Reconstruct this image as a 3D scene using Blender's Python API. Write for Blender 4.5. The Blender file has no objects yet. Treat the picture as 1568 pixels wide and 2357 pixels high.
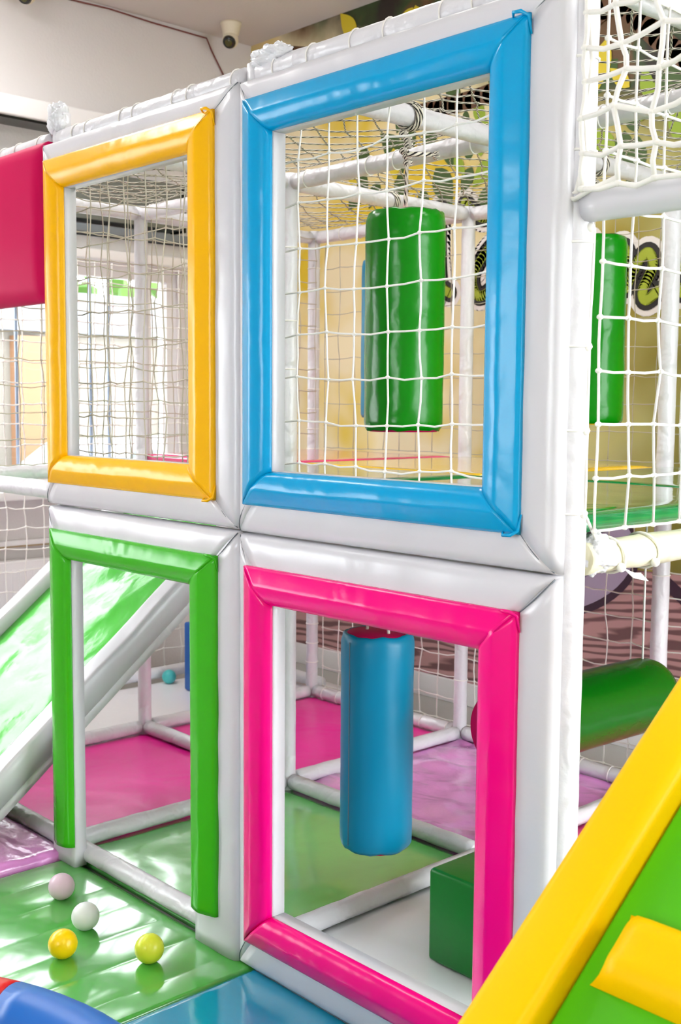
import bpy, bmesh, math, random
from mathutils import Vector, Matrix, noise

random.seed(7)
scn = bpy.context.scene
col = scn.collection
PI = math.pi

# ------------------------------------------------------------------ camera
CAM_F, YAW, PITCH, ROLL = 2644.3, 0.824931, 0.0923518, 0.007547
CZ = 1.65
cam_d = bpy.data.cameras.new('camera'); cam = bpy.data.objects.new('camera', cam_d); col.objects.link(cam)
cam_d.sensor_fit = 'VERTICAL'; cam_d.sensor_height = 36.0; cam_d.lens = CAM_F * 36.0 / 2357.0
cam_d.clip_start = 0.05; cam_d.clip_end = 200
fw = Vector((-math.sin(YAW) * math.cos(PITCH), math.cos(YAW) * math.cos(PITCH), -math.sin(PITCH)))
rt = Vector((math.cos(YAW), math.sin(YAW), 0)); up = rt.cross(fw)
r2 = math.cos(ROLL) * rt + math.sin(ROLL) * up; u2 = -math.sin(ROLL) * rt + math.cos(ROLL) * up
m3 = Matrix((r2, u2, -fw)).transposed()
cam.matrix_world = Matrix.Translation((0, 0, CZ)) @ m3.to_4x4()
scn.camera = cam
cam_d.dof.use_dof = True; cam_d.dof.focus_distance = 3.1; cam_d.dof.aperture_fstop = 6.3

# ------------------------------------------------------------------ world and light
world = bpy.data.worlds.new('daylight'); scn.world = world; world.use_nodes = True
wb = world.node_tree.nodes['Background']
wb.inputs[0].default_value = (0.93, 0.97, 1.0, 1); wb.inputs[1].default_value = 10.0

def area(name, loc, rot, sx, sy, power, colr=(1, 1, 1)):
    d = bpy.data.lights.new(name, 'AREA'); d.shape = 'RECTANGLE'; d.size = sx; d.size_y = sy
    d.energy = power; d.color = colr
    o = bpy.data.objects.new(name, d); col.objects.link(o); o.location = loc; o.rotation_euler = rot
    return o
area('daylight_rear_window', (-1.2, -2.95, 2.05), (PI / 2, 0, 0), 1.5, 1.5, 10, (1, .99, .97))
scn.view_settings.view_transform = 'Standard'; scn.view_settings.look = 'None'
scn.view_settings.gamma = 1.0; scn.view_settings.use_curve_mapping = False
scn.view_settings.exposure = 0.34

# ------------------------------------------------------------------ materials
def lin(c):
    return tuple(((v / 255) / 12.92 if v / 255 <= 0.04045 else ((v / 255 + 0.055) / 1.055) ** 2.4) for v in c)
def newmat(name):
    m = bpy.data.materials.new(name); m.use_nodes = True
    nt = m.node_tree; b = nt.nodes['Principled BSDF']
    return m, nt, b
def mat(name, rgb, rough=0.5, spec=0.5, metal=0.0, emit=None):
    m, nt, b = newmat(name)
    b.inputs['Base Color'].default_value = (*lin(rgb), 1)
    b.inputs['Roughness'].default_value = rough
    b.inputs['Specular IOR Level'].default_value = spec
    b.inputs['Metallic'].default_value = metal
    return m
def vinyl(name, rgb, rough=0.22, bump=0.25, scale=3.0, stretch=(1, 1, 1), fine=0.05, coat=0.0, spec=.55):
    """glossy coated fabric with soft wrinkles"""
    m, nt, b = newmat(name)
    b.inputs['Base Color'].default_value = (*lin(rgb), 1)
    b.inputs['Roughness'].default_value = rough
    b.inputs['Specular IOR Level'].default_value = spec
    b.inputs['Coat Weight'].default_value = coat
    b.inputs['Coat Roughness'].default_value = 0.08
    N = nt.nodes; Lk = nt.links
    tc = N.new('ShaderNodeTexCoord'); mp = N.new('ShaderNodeMapping'); mp.inputs['Scale'].default_value = stretch
    n1 = N.new('ShaderNodeTexNoise'); n1.inputs['Scale'].default_value = scale; n1.inputs['Detail'].default_value = 2
    n1.inputs['Distortion'].default_value = 0.6
    n2 = N.new('ShaderNodeTexNoise'); n2.inputs['Scale'].default_value = scale * 9; n2.inputs['Detail'].default_value = 2
    mx = N.new('ShaderNodeMath'); mx.operation = 'MULTIPLY_ADD'; mx.inputs[1].default_value = fine
    bp = N.new('ShaderNodeBump'); bp.inputs['Strength'].default_value = bump; bp.inputs['Distance'].default_value = 0.06
    Lk.new(tc.outputs['Object'], mp.inputs[0]); Lk.new(mp.outputs[0], n1.inputs['Vector']); Lk.new(mp.outputs[0], n2.inputs['Vector'])
    Lk.new(n2.outputs['Fac'], mx.inputs[0]); Lk.new(n1.outputs['Fac'], mx.inputs[2])
    Lk.new(mx.outputs[0], bp.inputs['Height']); Lk.new(bp.outputs[0], b.inputs['Normal'])
    return m

M = {}
M['white'] = vinyl('white_vinyl', (212, 211, 216), 0.28, 0.16, 4)
M['white_tube'] = vinyl('white_padding', (218, 217, 221), 0.3, 0.35, 9)
M['cream_tube'] = vinyl('cream_padding', (232, 230, 200), 0.35, 0.3, 9)
M['white_mat'] = vinyl('white_mat', (250, 250, 254), 0.3, 0.3, 3)
M['orange'] = vinyl('orange_vinyl', (252, 188, 0), 0.26, 0.16, 4, spec=.3)
M['blue'] = vinyl('sky_blue_vinyl', (0, 158, 214), 0.22, 0.16, 4, spec=.3)
M['green'] = vinyl('green_vinyl', (62, 180, 26), 0.24, 0.16, 4, spec=.3)
M['pink'] = vinyl('hot_pink_vinyl', (246, 0, 128), 0.22, 0.16, 4, spec=.3)
M['crimson'] = vinyl('crimson_vinyl', (200, 4, 82), 0.55, 0.08, 2, spec=.1)
M['bag_green'] = vinyl('bag_green_vinyl', (4, 125, 4), 0.22, 0.3, 4, spec=.3)
M['roller_green'] = vinyl('dark_green_vinyl', (0, 92, 4), 0.25, 0.2, 3, spec=.3)
M['block_green'] = vinyl('block_green_vinyl', (10, 112, 35), 0.3, 0.12, 3, spec=.3)
M['bag_blue'] = vinyl('bag_blue_vinyl', (0, 126, 164), 0.35, 0.14, 3, spec=.3)
M['mat_green'] = vinyl('mat_green_vinyl', (76, 172, 66), 0.22, 0.22, 2.5, coat=.8)
M['cell_green'] = vinyl('cell_green_vinyl', (98, 200, 92), 0.22, 0.3, 3, coat=.8)
M['deck_green'] = vinyl('deck_green_vinyl', (0, 125, 62), 0.1, 0.2, 3, coat=.8)
M['deck_yellow'] = vinyl('deck_yellow_vinyl', (250, 200, 20), 0.1, 0.15, 3, coat=.8)
M['deck_pink'] = vinyl('deck_pink_vinyl', (230, 60, 120), 0.1, 0.15, 3, coat=.8)
M['mat_pink'] = vinyl('mat_pink_vinyl', (255, 30, 165), 0.28, 0.2, 3, spec=.4)
M['mat_magenta'] = vinyl('mat_magenta_vinyl', (235, 0, 125), 0.3, 0.2, 3)
M['mat_lilac'] = vinyl('mat_lilac_vinyl', (238, 150, 228), 0.2, 0.9, 3.5, (1, 1.4, 1), coat=.8)
M['mat_blue'] = vinyl('mat_blue_vinyl', (0, 145, 180), 0.15, 0.2, 3, coat=.8)
M['slide_green'] = vinyl('slide_green_vinyl', (78, 196, 62), 0.2, 0.7, 2.2, coat=.0, spec=.4)
M['ramp_green'] = vinyl('ramp_green_vinyl', (76, 178, 10), 0.4, 0.1, 2, spec=.3)
M['yellow'] = vinyl('yellow_vinyl', (244, 192, 0), 0.38, 0.08, 2, spec=.12)
M['ring_blue'] = vinyl('ring_blue_vinyl', (0, 100, 190), 0.35, 0.08, 2)
M['ring_red'] = vinyl('ring_red_vinyl', (215, 20, 25), 0.35, 0.08, 2)
M['rope'] = mat('white_rope', (240, 238, 232), 0.7, 0.3)
M['rope_old'] = mat('weathered_rope', (190, 182, 165), 0.8, 0.2)
M['wrap'] = vinyl('clear_wrap', (232, 234, 238), 0.2, 0.5, 14)
M['seam'] = mat('seam_thread', (110, 118, 125), 0.6)
M['cream_plastic'] = mat('cream_plastic', (226, 216, 190), 0.35)
M['black_plastic'] = mat('black_plastic', (22, 22, 20), 0.2)
M['lens'] = mat('lens_glass', (70, 66, 20), 0.1)
M['cable_red'] = mat('red_cable', (120, 62, 58), 0.6)
M['grey_metal'] = mat('grey_metal', (120, 125, 122), 0.4, .5, .3)
M['blue_metal'] = mat('blue_grey_metal', (120, 128, 135), 0.4)
M['white_paint'] = mat('white_paint', (235, 233, 233), 0.4)
M['bar'] = mat('grille_bar', (120, 132, 150), 0.4)
M['fence_grey'] = mat('fence_cream', (122, 118, 110), .8)
M['fence_post'] = mat('fence_orange', (135, 100, 72), .8)
M['foliage'] = mat('outdoor_foliage', (82, 122, 50), .8)
M['car_white'] = mat('car_white', (150, 152, 156), .3)
M['car_glass'] = mat('car_glass', (70, 82, 92), .1)
M['tyre'] = mat('tyre', (60, 62, 65), 0.8)
M['asphalt'] = mat('asphalt', (150, 150, 150), 0.9)

def speckle():
    m, nt, b = newmat('speckled_rope'); N = nt.nodes; Lk = nt.links
    b.inputs['Roughness'].default_value = .8
    uv = N.new('ShaderNodeUVMap'); uv.uv_map = 'UVMap'
    w = N.new('ShaderNodeTexWave'); w.wave_type = 'BANDS'; w.bands_direction = 'DIAGONAL'
    w.inputs['Scale'].default_value = 2.0; w.inputs['Distortion'].default_value = 0
    cr = N.new('ShaderNodeValToRGB'); cr.color_ramp.interpolation = 'CONSTANT'
    cr.color_ramp.elements[0].color = (*lin((222, 216, 200)), 1)
    cr.color_ramp.elements[1].position = .62; cr.color_ramp.elements[1].color = (*lin((30, 28, 26)), 1)
    Lk.new(uv.outputs[0], w.inputs[0]); Lk.new(w.outputs['Fac'], cr.inputs[0]); Lk.new(cr.outputs[0], b.inputs['Base Color'])
    return m
M['speckle'] = speckle()

def plaster(name, rgb):
    m, nt, b = newmat(name); N = nt.nodes; Lk = nt.links
    b.inputs['Roughness'].default_value = .85; b.inputs['Specular IOR Level'].default_value = .2
    n = N.new('ShaderNodeTexNoise'); n.inputs['Scale'].default_value = 60; tc = N.new('ShaderNodeTexCoord')
    bp = N.new('ShaderNodeBump'); bp.inputs['Strength'].default_value = .15; bp.inputs['Distance'].default_value = .01
    Lk.new(tc.outputs['Object'], n.inputs[0]); Lk.new(n.outputs['Fac'], bp.inputs['Height']); Lk.new(bp.outputs[0], b.inputs['Normal'])
    b.inputs['Base Color'].default_value = (*lin(rgb), 1)
    return m
M['wall'] = plaster('wall_plaster', (216, 211, 209)); M['ceiling'] = plaster('ceiling_plaster', (212, 205, 202))

def mural_mat():
    """blurred garden print: warm yellow and cream left, olive right, dark undergrowth at the top"""
    m, nt, b = newmat('mural_print'); N = nt.nodes; Lk = nt.links
    b.inputs['Roughness'].default_value = .5
    geo = N.new('ShaderNodeNewGeometry'); sep = N.new('ShaderNodeSeparateXYZ'); Lk.new(geo.outputs['Position'], sep.inputs[0])
    n1 = N.new('ShaderNodeTexNoise'); n1.inputs['Scale'].default_value = 1.7; n1.inputs['Detail'].default_value = 2
    Lk.new(geo.outputs['Position'], n1.inputs[0])
    mr = N.new('ShaderNodeMapRange'); mr.inputs[1].default_value = -4.6; mr.inputs[2].default_value = -2.6
    Lk.new(sep.outputs['X'], mr.inputs[0])
    left = N.new('ShaderNodeValToRGB'); e = left.color_ramp.elements
    e[0].position = .38; e[0].color = (*lin((222, 190, 40)), 1); e[1].position = .55; e[1].color = (*lin((238, 222, 180)), 1)
    right = N.new('ShaderNodeValToRGB'); e = right.color_ramp.elements
    e[0].position = .35; e[0].color = (*lin((90, 92, 48)), 1); e[1].position = .65; e[1].color = (*lin((168, 165, 40)), 1)
    Lk.new(n1.outputs['Fac'], left.inputs[0]); Lk.new(n1.outputs['Fac'], right.inputs[0])
    m1 = N.new('ShaderNodeMixRGB'); Lk.new(mr.outputs[0], m1.inputs[0]); Lk.new(left.outputs[0], m1.inputs[1]); Lk.new(right.outputs[0], m1.inputs[2])
    # dark undergrowth towards the top of the print
    n2 = N.new('ShaderNodeTexNoise'); n2.inputs['Scale'].default_value = 3.0; n2.inputs['Detail'].default_value = 4
    Lk.new(geo.outputs['Position'], n2.inputs[0])
    dk = N.new('ShaderNodeValToRGB'); e = dk.color_ramp.elements
    e[0].position = .4; e[0].color = (*lin((38, 30, 22)), 1); e[1].position = .6; e[1].color = (*lin((98, 70, 40)), 1)
    x = dk.color_ramp.elements.new(.52); x.color = (*lin((50, 70, 32)), 1)
    Lk.new(n2.outputs['Fac'], dk.inputs[0])
    add = N.new('ShaderNodeMath'); add.operation = 'MULTIPLY_ADD'; add.inputs[1].default_value = .5; Lk.new(n2.outputs['Fac'], add.inputs[0]); Lk.new(sep.outputs['Z'], add.inputs[2])
    add2 = N.new('ShaderNodeMath'); add2.operation = 'MULTIPLY_ADD'; add2.inputs[1].default_value = .38; Lk.new(sep.outputs['X'], add2.inputs[0]); Lk.new(add.outputs[0], add2.inputs[2])
    mz = N.new('ShaderNodeMapRange'); mz.inputs[1].default_value = 1.95; mz.inputs[2].default_value = 2.2; Lk.new(add2.outputs[0], mz.inputs[0])
    m2 = N.new('ShaderNodeMixRGB'); Lk.new(mz.outputs[0], m2.inputs[0]); Lk.new(m1.outputs[0], m2.inputs[1]); Lk.new(dk.outputs[0], m2.inputs[2])
    # planks at the bottom
    mp = N.new('ShaderNodeMapping'); mp.inputs['Scale'].default_value = (1.4, 1, 9); mp.inputs['Rotation'].default_value = (0, .5, 0)
    Lk.new(geo.outputs['Position'], mp.inputs[0])
    wv = N.new('ShaderNodeTexWave'); wv.bands_direction = 'Z'; wv.inputs['Scale'].default_value = .8; wv.inputs['Distortion'].default_value = 14; wv.inputs['Detail'].default_value = 3; wv.inputs['Detail Scale'].default_value = .8
    Lk.new(mp.outputs[0], wv.inputs[0])
    wr = N.new('ShaderNodeValToRGB'); e = wr.color_ramp.elements
    e[0].position = .15; e[0].color = (*lin((112, 78, 78)), 1); e[1].position = .6; e[1].color = (*lin((186, 142, 140)), 1)
    Lk.new(wv.outputs['Fac'], wr.inputs[0])
    st = N.new('ShaderNodeMath'); st.operation = 'LESS_THAN'; st.inputs[1].default_value = .86; Lk.new(sep.outputs['Z'], st.inputs[0])
    m3_ = N.new('ShaderNodeMixRGB'); Lk.new(st.outputs[0], m3_.inputs[0]); Lk.new(m2.outputs[0], m3_.inputs[1]); Lk.new(wr.outputs[0], m3_.inputs[2])
    Lk.new(m3_.outputs[0], b.inputs['Base Color'])
    return m
M['mural'] = mural_mat()
M['m_black'] = mat('print_black', (32, 28, 26), .5); M['m_white'] = mat('print_white', (228, 222, 216), .5)
M['m_lime'] = mat('print_lime', (158, 172, 40), .5); M['m_leaf1'] = mat('print_leaf_dark', (62, 88, 34), .5)
M['m_leaf2'] = mat('print_leaf_bright', (140, 165, 38), .5); M['m_leaf3'] = mat('print_leaf_yellow', (212, 190, 40), .5)
M['m_branch'] = mat('print_branch', (98, 66, 40), .5)
M['m_plate'] = mat('print_plate', (168, 152, 176), .5); M['m_plate_in'] = mat('print_plate_inner', (120, 105, 132), .5)
M['m_plate_dark'] = mat('print_plate_dark', (58, 36, 52), .5)

# ------------------------------------------------------------------ mesh helpers
def link(name, verts, faces, m, parent=None, smooth=True, uvs=None):
    me = bpy.data.meshes.new(name); me.from_pydata([tuple(v) for v in verts], [], faces); me.update()
    if smooth: me.polygons.foreach_set('use_smooth', [True] * len(me.polygons))
    if uvs:
        ul = me.uv_layers.new(name='UVMap')
        for lp in me.loops: ul.data[lp.index].uv = uvs[lp.vertex_index]
    me.materials.append(m)
    o = bpy.data.objects.new(name, me); col.objects.link(o)
    if parent is not None:
        o.parent = parent; o.matrix_parent_inverse = Matrix.Identity(4)
        o.location = Vector((0, 0, 0))
        me.transform(Matrix.Translation(-Vector(parent.get('_w', (0, 0, 0)))))
        o['_w'] = tuple(parent.get('_w', (0, 0, 0)))
    return o
def thing(name, label, cat, loc=(0, 0, 0), group=None):
    o = bpy.data.objects.new(name, None); col.objects.link(o); o.location = loc; o['_w'] = tuple(loc)
    o.empty_display_size = .05
    o['label'] = label; o['category'] = cat
    if group: o['group'] = group
    return o
def tag(o, label, cat, group=None):
    o['label'] = label; o['category'] = cat
    if group: o['group'] = group
    return o
def struct(o): o['kind'] = 'structure'; return o

class G:
    def __init__(s): s.v = []; s.f = []; s.uv = []
    def add(s, v, f, uv=None):
        n = len(s.v); s.v += [Vector(x) for x in v]; s.f += [tuple(i + n for i in q) for q in f]
        s.uv += (uv if uv else [(0, 0)] * len(v))
    def box(s, x0, x1, y0, y1, z0, z1):
        s.add([(x0, y0, z0), (x1, y0, z0), (x1, y1, z0), (x0, y1, z0), (x0, y0, z1), (x1, y0, z1), (x1, y1, z1), (x0, y1, z1)],
              [(0, 3, 2, 1), (4, 5, 6, 7), (0, 1, 5, 4), (1, 2, 6, 5), (2, 3, 7, 6), (3, 0, 4, 7)])
    def tube(s, pts, r, n=8, caps=True, wob=0.0, seed=0.0):
        pts = [Vector(p) for p in pts]; rr = r if isinstance(r, (list, tuple)) else [r] * len(pts)
        base = len(s.v); ref = None; L = 0
        for i, p in enumerate(pts):
            d = (pts[min(i + 1, len(pts) - 1)] - pts[max(i - 1, 0)]).normalized()
            if ref is None:
                ref = Vector((0, 0, 1)) if abs(d.z) < .9 else Vector((1, 0, 0))
            a = (ref - d * ref.dot(d)).normalized(); b = d.cross(a); ref = a
            if i: L += (p - pts[i - 1]).length
            for k in range(n):
                t = 2 * PI * k / n; q = rr[i]
                if wob: q *= 1 + wob * noise.noise(Vector((L * 14 + seed, math.cos(t) * 1.3, math.sin(t) * 1.3)))
                s.v.append(p + (a * math.cos(t) + b * math.sin(t)) * q); s.uv.append((L * 10, k / n * 1.0))
        for i in range(len(pts) - 1):
            for k in range(n):
                a0 = base + i * n + k; a1 = base + i * n + (k + 1) % n
                s.f.append((a0, a1, a1 + n, a0 + n))
        if caps:
            s.f.append(tuple(base + k for k in range(n))[::-1]); s.f.append(tuple(base + (len(pts) - 1) * n + k for k in range(n)))
    def ball(s, c, r, n=6, m=4, sc=(1, 1, 1)):
        c = Vector(c); base = len(s.v)
        s.v.append(c + Vector((0, 0, r * sc[2]))); s.uv.append((0, 0))
        for j in range(1, m):
            for k in range(n):
                ph = PI * j / m; th = 2 * PI * k / n
                s.v.append(c + Vector((r * sc[0] * math.sin(ph) * math.cos(th), r * sc[1] * math.sin(ph) * math.sin(th), r * sc[2] * math.cos(ph)))); s.uv.append((k * .2, j * .2))
        s.v.append(c - Vector((0, 0, r * sc[2]))); s.uv.append((0, 0)); last = len(s.v) - 1
        for k in range(n): s.f.append((base, base + 1 + k, base + 1 + (k + 1) % n)); s.f.append((last, last - n + (k + 1) % n, last - n + k))
        for j in range(m - 2):
            for k in range(n):
                a = base + 1 + j * n + k; b = base + 1 + j * n + (k + 1) % n
                s.f.append((a, a + n, b + n, b))
    def out(s, name, m, parent=None, smooth=True): return link(name, s.v, s.f, m, parent, smooth, s.uv)

def bevel(o, w=.01, seg=3):
    md = o.modifiers.new('bevel', 'BEVEL'); md.width = w; md.segments = seg; md.limit_method = 'ANGLE'; md.angle_limit = .6
    for p in o.data.polygons: p.use_smooth = True
    return o
def box(name, x0, x1, y0, y1, z0, z1, m, parent=None, bw=0.0):
    g = G(); g.box(x0, x1, y0, y1, z0, z1); o = g.out(name, m, parent, False)
    if bw: bevel(o, bw)
    return o

# padded strip: e0->e1 is the outer edge; 'inw' points to the inner edge; 'out' points away from the wall
def strip(name, e0, e1, inw, out, w, prof, m, parent, mit=(1, 1), n=36, amp=0.0, fr=7.0, seed=0.0, mitf=1.0):
    e0 = Vector(e0); e1 = Vector(e1); inw = Vector(inw); out = Vector(out); d = (e1 - e0); L = d.length; d.normalize()
    vs = []; fs = []; P = len(prof)
    for i in range(n + 1):
        for (s_, h) in prof:
            a = s_ * w * mit[0] * mitf; b_ = L - s_ * w * mit[1] * mitf
            t = a + (b_ - a) * i / n
            q = 1.0
            if amp and h > 0:
                q += amp * noise.noise(Vector((t * fr + seed, s_ * 1.7, seed))) + amp * .5 * noise.noise(Vector((t * fr * 3 + seed, s_ * 2.5, 3.1)))
            vs.append(e0 + d * t + inw * (s_ * w) + out * (h * q))
    for i in range(n):
        for k in range(P):
            a = i * P + k; b_ = i * P + (k + 1) % P
            fs.append((a, b_, b_ + P, a + P))
    fs.append(tuple(range(P))[::-1]); fs.append(tuple(n * P + k for k in range(P)))
    # orient outward
    o = link(name, vs, fs, m, parent)
    bm = bmesh.new(); bm.from_mesh(o.data); bmesh.ops.recalc_face_normals(bm, faces=bm.faces); bm.to_mesh(o.data); bm.free()
    return o

def puff(H, back, k=.55, q=.85, n=14):
    p = [(0.0, -back)]
    for i in range(n + 1):
        s_ = i / n; s2 = (1 - math.cos(PI * s_)) / 2
        p.append((s2, H * max(0.0, math.sin(PI * s2 ** q)) ** k))
    p.append((1.0, -back))
    return p

YF = 2.0
def window_panel(name, label, rect, trim, opening, colr, colname, legs=False, zleg=(0.1, 0.1), seed=0.0):
    """rect/trim/opening = x0,x1,z0,z1 on the facade plane"""
    t = thing(name, label, 'padded panel', ((rect[0] + rect[1]) / 2, YF, rect[2]))
    t['group'] = 'padded window panels of the playground front'
    x0, x1, z0, z1 = rect; ox0, ox1, oz0, oz1 = opening
    Y = lambda x, z, dy=0: (x, YF + dy, z)
    out = (0, -1, 0)
    # white backing pads
    def white(e0, e1, inw, w0, mit, sd):
        prof = [(0, -.048), (0, -.02), (.04, -.008), (.12, -.001), (.3, .003), (.5, .003), (.8, 0), (.97, -.002), (1.0, -.008), (1.0, -.048)]
        return strip('frame_pad', e0, e1, inw, out, w0, prof, M['white'], t, mit, 30, .0, 6, sd)
    wl, wr, wb, wt = ox0 - x0, x1 - ox1, oz0 - z0, z1 - oz1
    def wpad(e0, e1, inw, w0, m0, m1, sd):
        # mitre from outer corner to opening corner with different widths
        e0 = Vector(e0); e1 = Vector(e1); inw = Vector(inw); d = (e1 - e0); L = d.length; d.normalize()
        prof = [(0, -.048), (0, -.026), (.02, -.014), (.07, -.005), (.16, .0), (.35, .002), (.6, .001), (.85, 0), (.97, -.002), (1.0, -.008), (1.0, -.048)]
        vs = []; fs = []; P = len(prof); n = 30
        for i in range(n + 1):
            for (s_, h) in prof:
                a = s_ * m0; b_ = L - s_ * m1; tt = a + (b_ - a) * i / n
                hh = h + (.003 * noise.noise(Vector((tt * 9 + sd, s_ * 2, sd))) if h > -.04 else 0)
                vs.append(e0 + d * tt + inw * (s_ * w0) + Vector(out) * hh)
        for i in range(n):
            for k in range(P):
                a = i * P + k; b_ = i * P + (k + 1) % P; fs.append((a, b_, b_ + P, a + P))
        fs.append(tuple(range(P))[::-1]); fs.append(tuple(n * P + k for k in range(P)))
        o = link('frame_pad', vs, fs, M['white'], t)
        bm = bmesh.new(); bm.from_mesh(o.data); bmesh.ops.recalc_face_normals(bm, faces=bm.faces); bm.to_mesh(o.data); bm.free()
    g = .0012
    wpad(Y(x0, z1), Y(x1, z1), (0, 0, -1), wt, wl + g, wr + g, seed)
    wpad(Y(x0, z0), Y(x0, z1 - g), (1, 0, 0), wl, 0 if legs else wb, wt, seed + 5)
    wpad(Y(x1, z0), Y(x1, z1 - g), (-1, 0, 0), wr, 0 if legs else wb, wt, seed + 9)
    if not legs: wpad(Y(x0, z0), Y(x1, z0), (0, 0, 1), wb, wl + g, wr + g, seed + 13)
    # coloured trim
    tx0, tx1, tz0, tz1 = trim
    pr = [(0, -.002), (0, .009), (.02, .014), (.1, .019), (.25, .0255), (.38, .0305), (.44, .0328), (.48, .0335), (.53, .0334), (.62, .0318), (.74, .0285), (.85, .0235), (.93, .0165), (.98, .008), (1.0, 0), (1.0, -.002)]
    def trimpad(e0, e1, inw, w, m0, m1, sd, aw=1.0):
        e0 = Vector(e0); e1 = Vector(e1); inw = Vector(inw); d = (e1 - e0); L = d.length; d.normalize()
        vs = []; fs = []; P = len(pr); n = 60
        for i in range(n + 1):
            for (s_, h) in pr:
                # curved seams: the mitre bows with the padding
                bow = .006 * math.sin(PI * s_)
                a = s_ * m0 + (bow if m0 else 0); b_ = L - s_ * m1 + (bow if m1 else 0); tt = a + (b_ - a) * i / n
                q = 1 + aw * (.08 * noise.noise(Vector((tt * 6 + sd, s_ * 1.5, sd))) + .07 * noise.noise(Vector((tt * 24 + sd, s_ * 1.2, 2.2 + sd))) * max(0, noise.noise(Vector((tt * 3, sd, 1))) + .3)) if h > 0 else 1
                vs.append(e0 + d * tt + inw * (s_ * w) + Vector(out) * (h * q))
        for i in range(n):
            for k in range(P):
                a = i * P + k; b_ = i * P + (k + 1) % P; fs.append((a, b_, b_ + P, a + P))
        fs.append(tuple(range(P))[::-1]); fs.append(tuple(n * P + k for k in range(P)))
        o = link('trim_pad', vs, fs, M[colr], t)
        bm = bmesh.new(); bm.from_mesh(o.data); bmesh.ops.recalc_face_normals(bm, faces=bm.faces); bm.to_mesh(o.data); bm.free()
        o['label'] = colname + ' padded trim strip'
        return o
    vl, vr, vb, vt = ox0 - tx0, tx1 - ox1, oz0 - tz0, tz1 - oz1
    trimpad(Y(tx0, tz1), Y(tx1, tz1), (0, 0, -1), vt, vl, vr, seed + 1)
    trimpad(Y(tx0, zleg[0] if legs else tz0), Y(tx0, tz1), (1, 0, 0), vl, 0 if legs else vb, vt, seed + 2, .25)
    trimpad(Y(tx1, zleg[1] if legs else tz0), Y(tx1, tz1), (-1, 0, 0), vr, 0 if legs else vb, vt, seed + 3, .25)
    if not legs: trimpad(Y(tx0, tz0), Y(tx1, tz0), (0, 0, 1), vb, vl, vr, seed + 4)
    # folded tucks at the two right-hand corners
    for zz, sg in ((tz1, 1),) + (() if legs else ((tz0, -1),)):
        q = G(); q.tube([(tx1 - .042, YF - .012, zz - sg * .004), (tx1 - .03, YF - .027, zz + sg * .002), (tx1 - .012, YF - .024, zz + sg * .001), (tx1 + .001, YF - .014, zz - sg * .008), (tx1 + .004, YF - .006, zz - sg * .045)], [.002, .004, .0045, .004, .002], 8)
        o = q.out('fold', M[colr], t); o['label'] = colname + ' folded corner tuck'
    # stitched mitre seams of the white pads
    cs = [((x0, z1), (tx0, tz1)), ((x1, z1), (tx1, tz1))] + ([] if legs else [((x0, z0), (tx0, tz0)), ((x1, z0), (tx1, tz0))])
    for (a, b_) in cs:
        q = G(); pts = []
        ddx, ddz = b_[0] - a[0], b_[1] - a[1]
        for k in range(9):
            f = .06 + .94 * k / 8; bw_ = .006 * math.sin(PI * f) * (1 if ddz < 0 else -1)
            pts.append((a[0] + ddx * f + bw_, YF + .0125 * (1 - min(1, f * 1.7)) ** 2 * 1.2 - .0005, a[1] + ddz * f))
        q.tube(pts, .0016, 5); o = q.out('seam', M['seam'], t); o['label'] = 'dark stitched seam line'
    return t

def post(x, y, z0, z1, label, r=.033, m='white_tube', ties=(), seed=0.0, group='padded upright posts of the playground'):
    t = thing('padded_post', label, 'post', (x, y, z0), group)
    n = max(6, int((z1 - z0) / .05)); g = G()
    g.tube([(x, y, z0 + (z1 - z0) * i / n) for i in range(n + 1)], r, 18, True, .06, seed)
    sl_ = g.out('foam_sleeve', M[m], t)
    for tz in ties:
        k = G(); ring(k, (x, y, tz), (0, 0, 1), r + .001, .0028); k.out('tie', M['rope'], sl_)
    return t
def ring(g, c, ax, R_, r, n=20, tilt=0.0):
    c = Vector(c); ax = Vector(ax).normalized(); a = ax.orthogonal().normalized(); b = ax.cross(a)
    g.tube([c + (a * math.cos(2 * PI * k / n) + b * math.sin(2 * PI * k / n)) * R_ + ax * tilt * math.sin(2 * PI * k / n) for k in range(n + 1)], r, 6, False)
def beam(p0, p1, label, r=.033, m='white_tube', ties=0, seed=0.0, group='padded horizontal beams of the playground', tilt=.006):
    p0 = Vector(p0); p1 = Vector(p1); L = (p1 - p0).length
    t = thing('padded_beam', label, 'beam', p0, group); n = max(6, int(L / .04)); g = G()
    g.tube([p0.lerp(p1, i / n) for i in range(n + 1)], r, 18, True, .08, seed)
    sl_ = g.out('foam_sleeve', M[m], t)
    for i in range(ties):
        k = G(); f = (i + .5 + .25 * math.sin(i * 3.3 + seed)) / ties; ring(k, p0.lerp(p1, f), (p1 - p0), r + .002, .0024, 20, tilt); k.out('tie', M['rope'], sl_)
    return t

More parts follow.
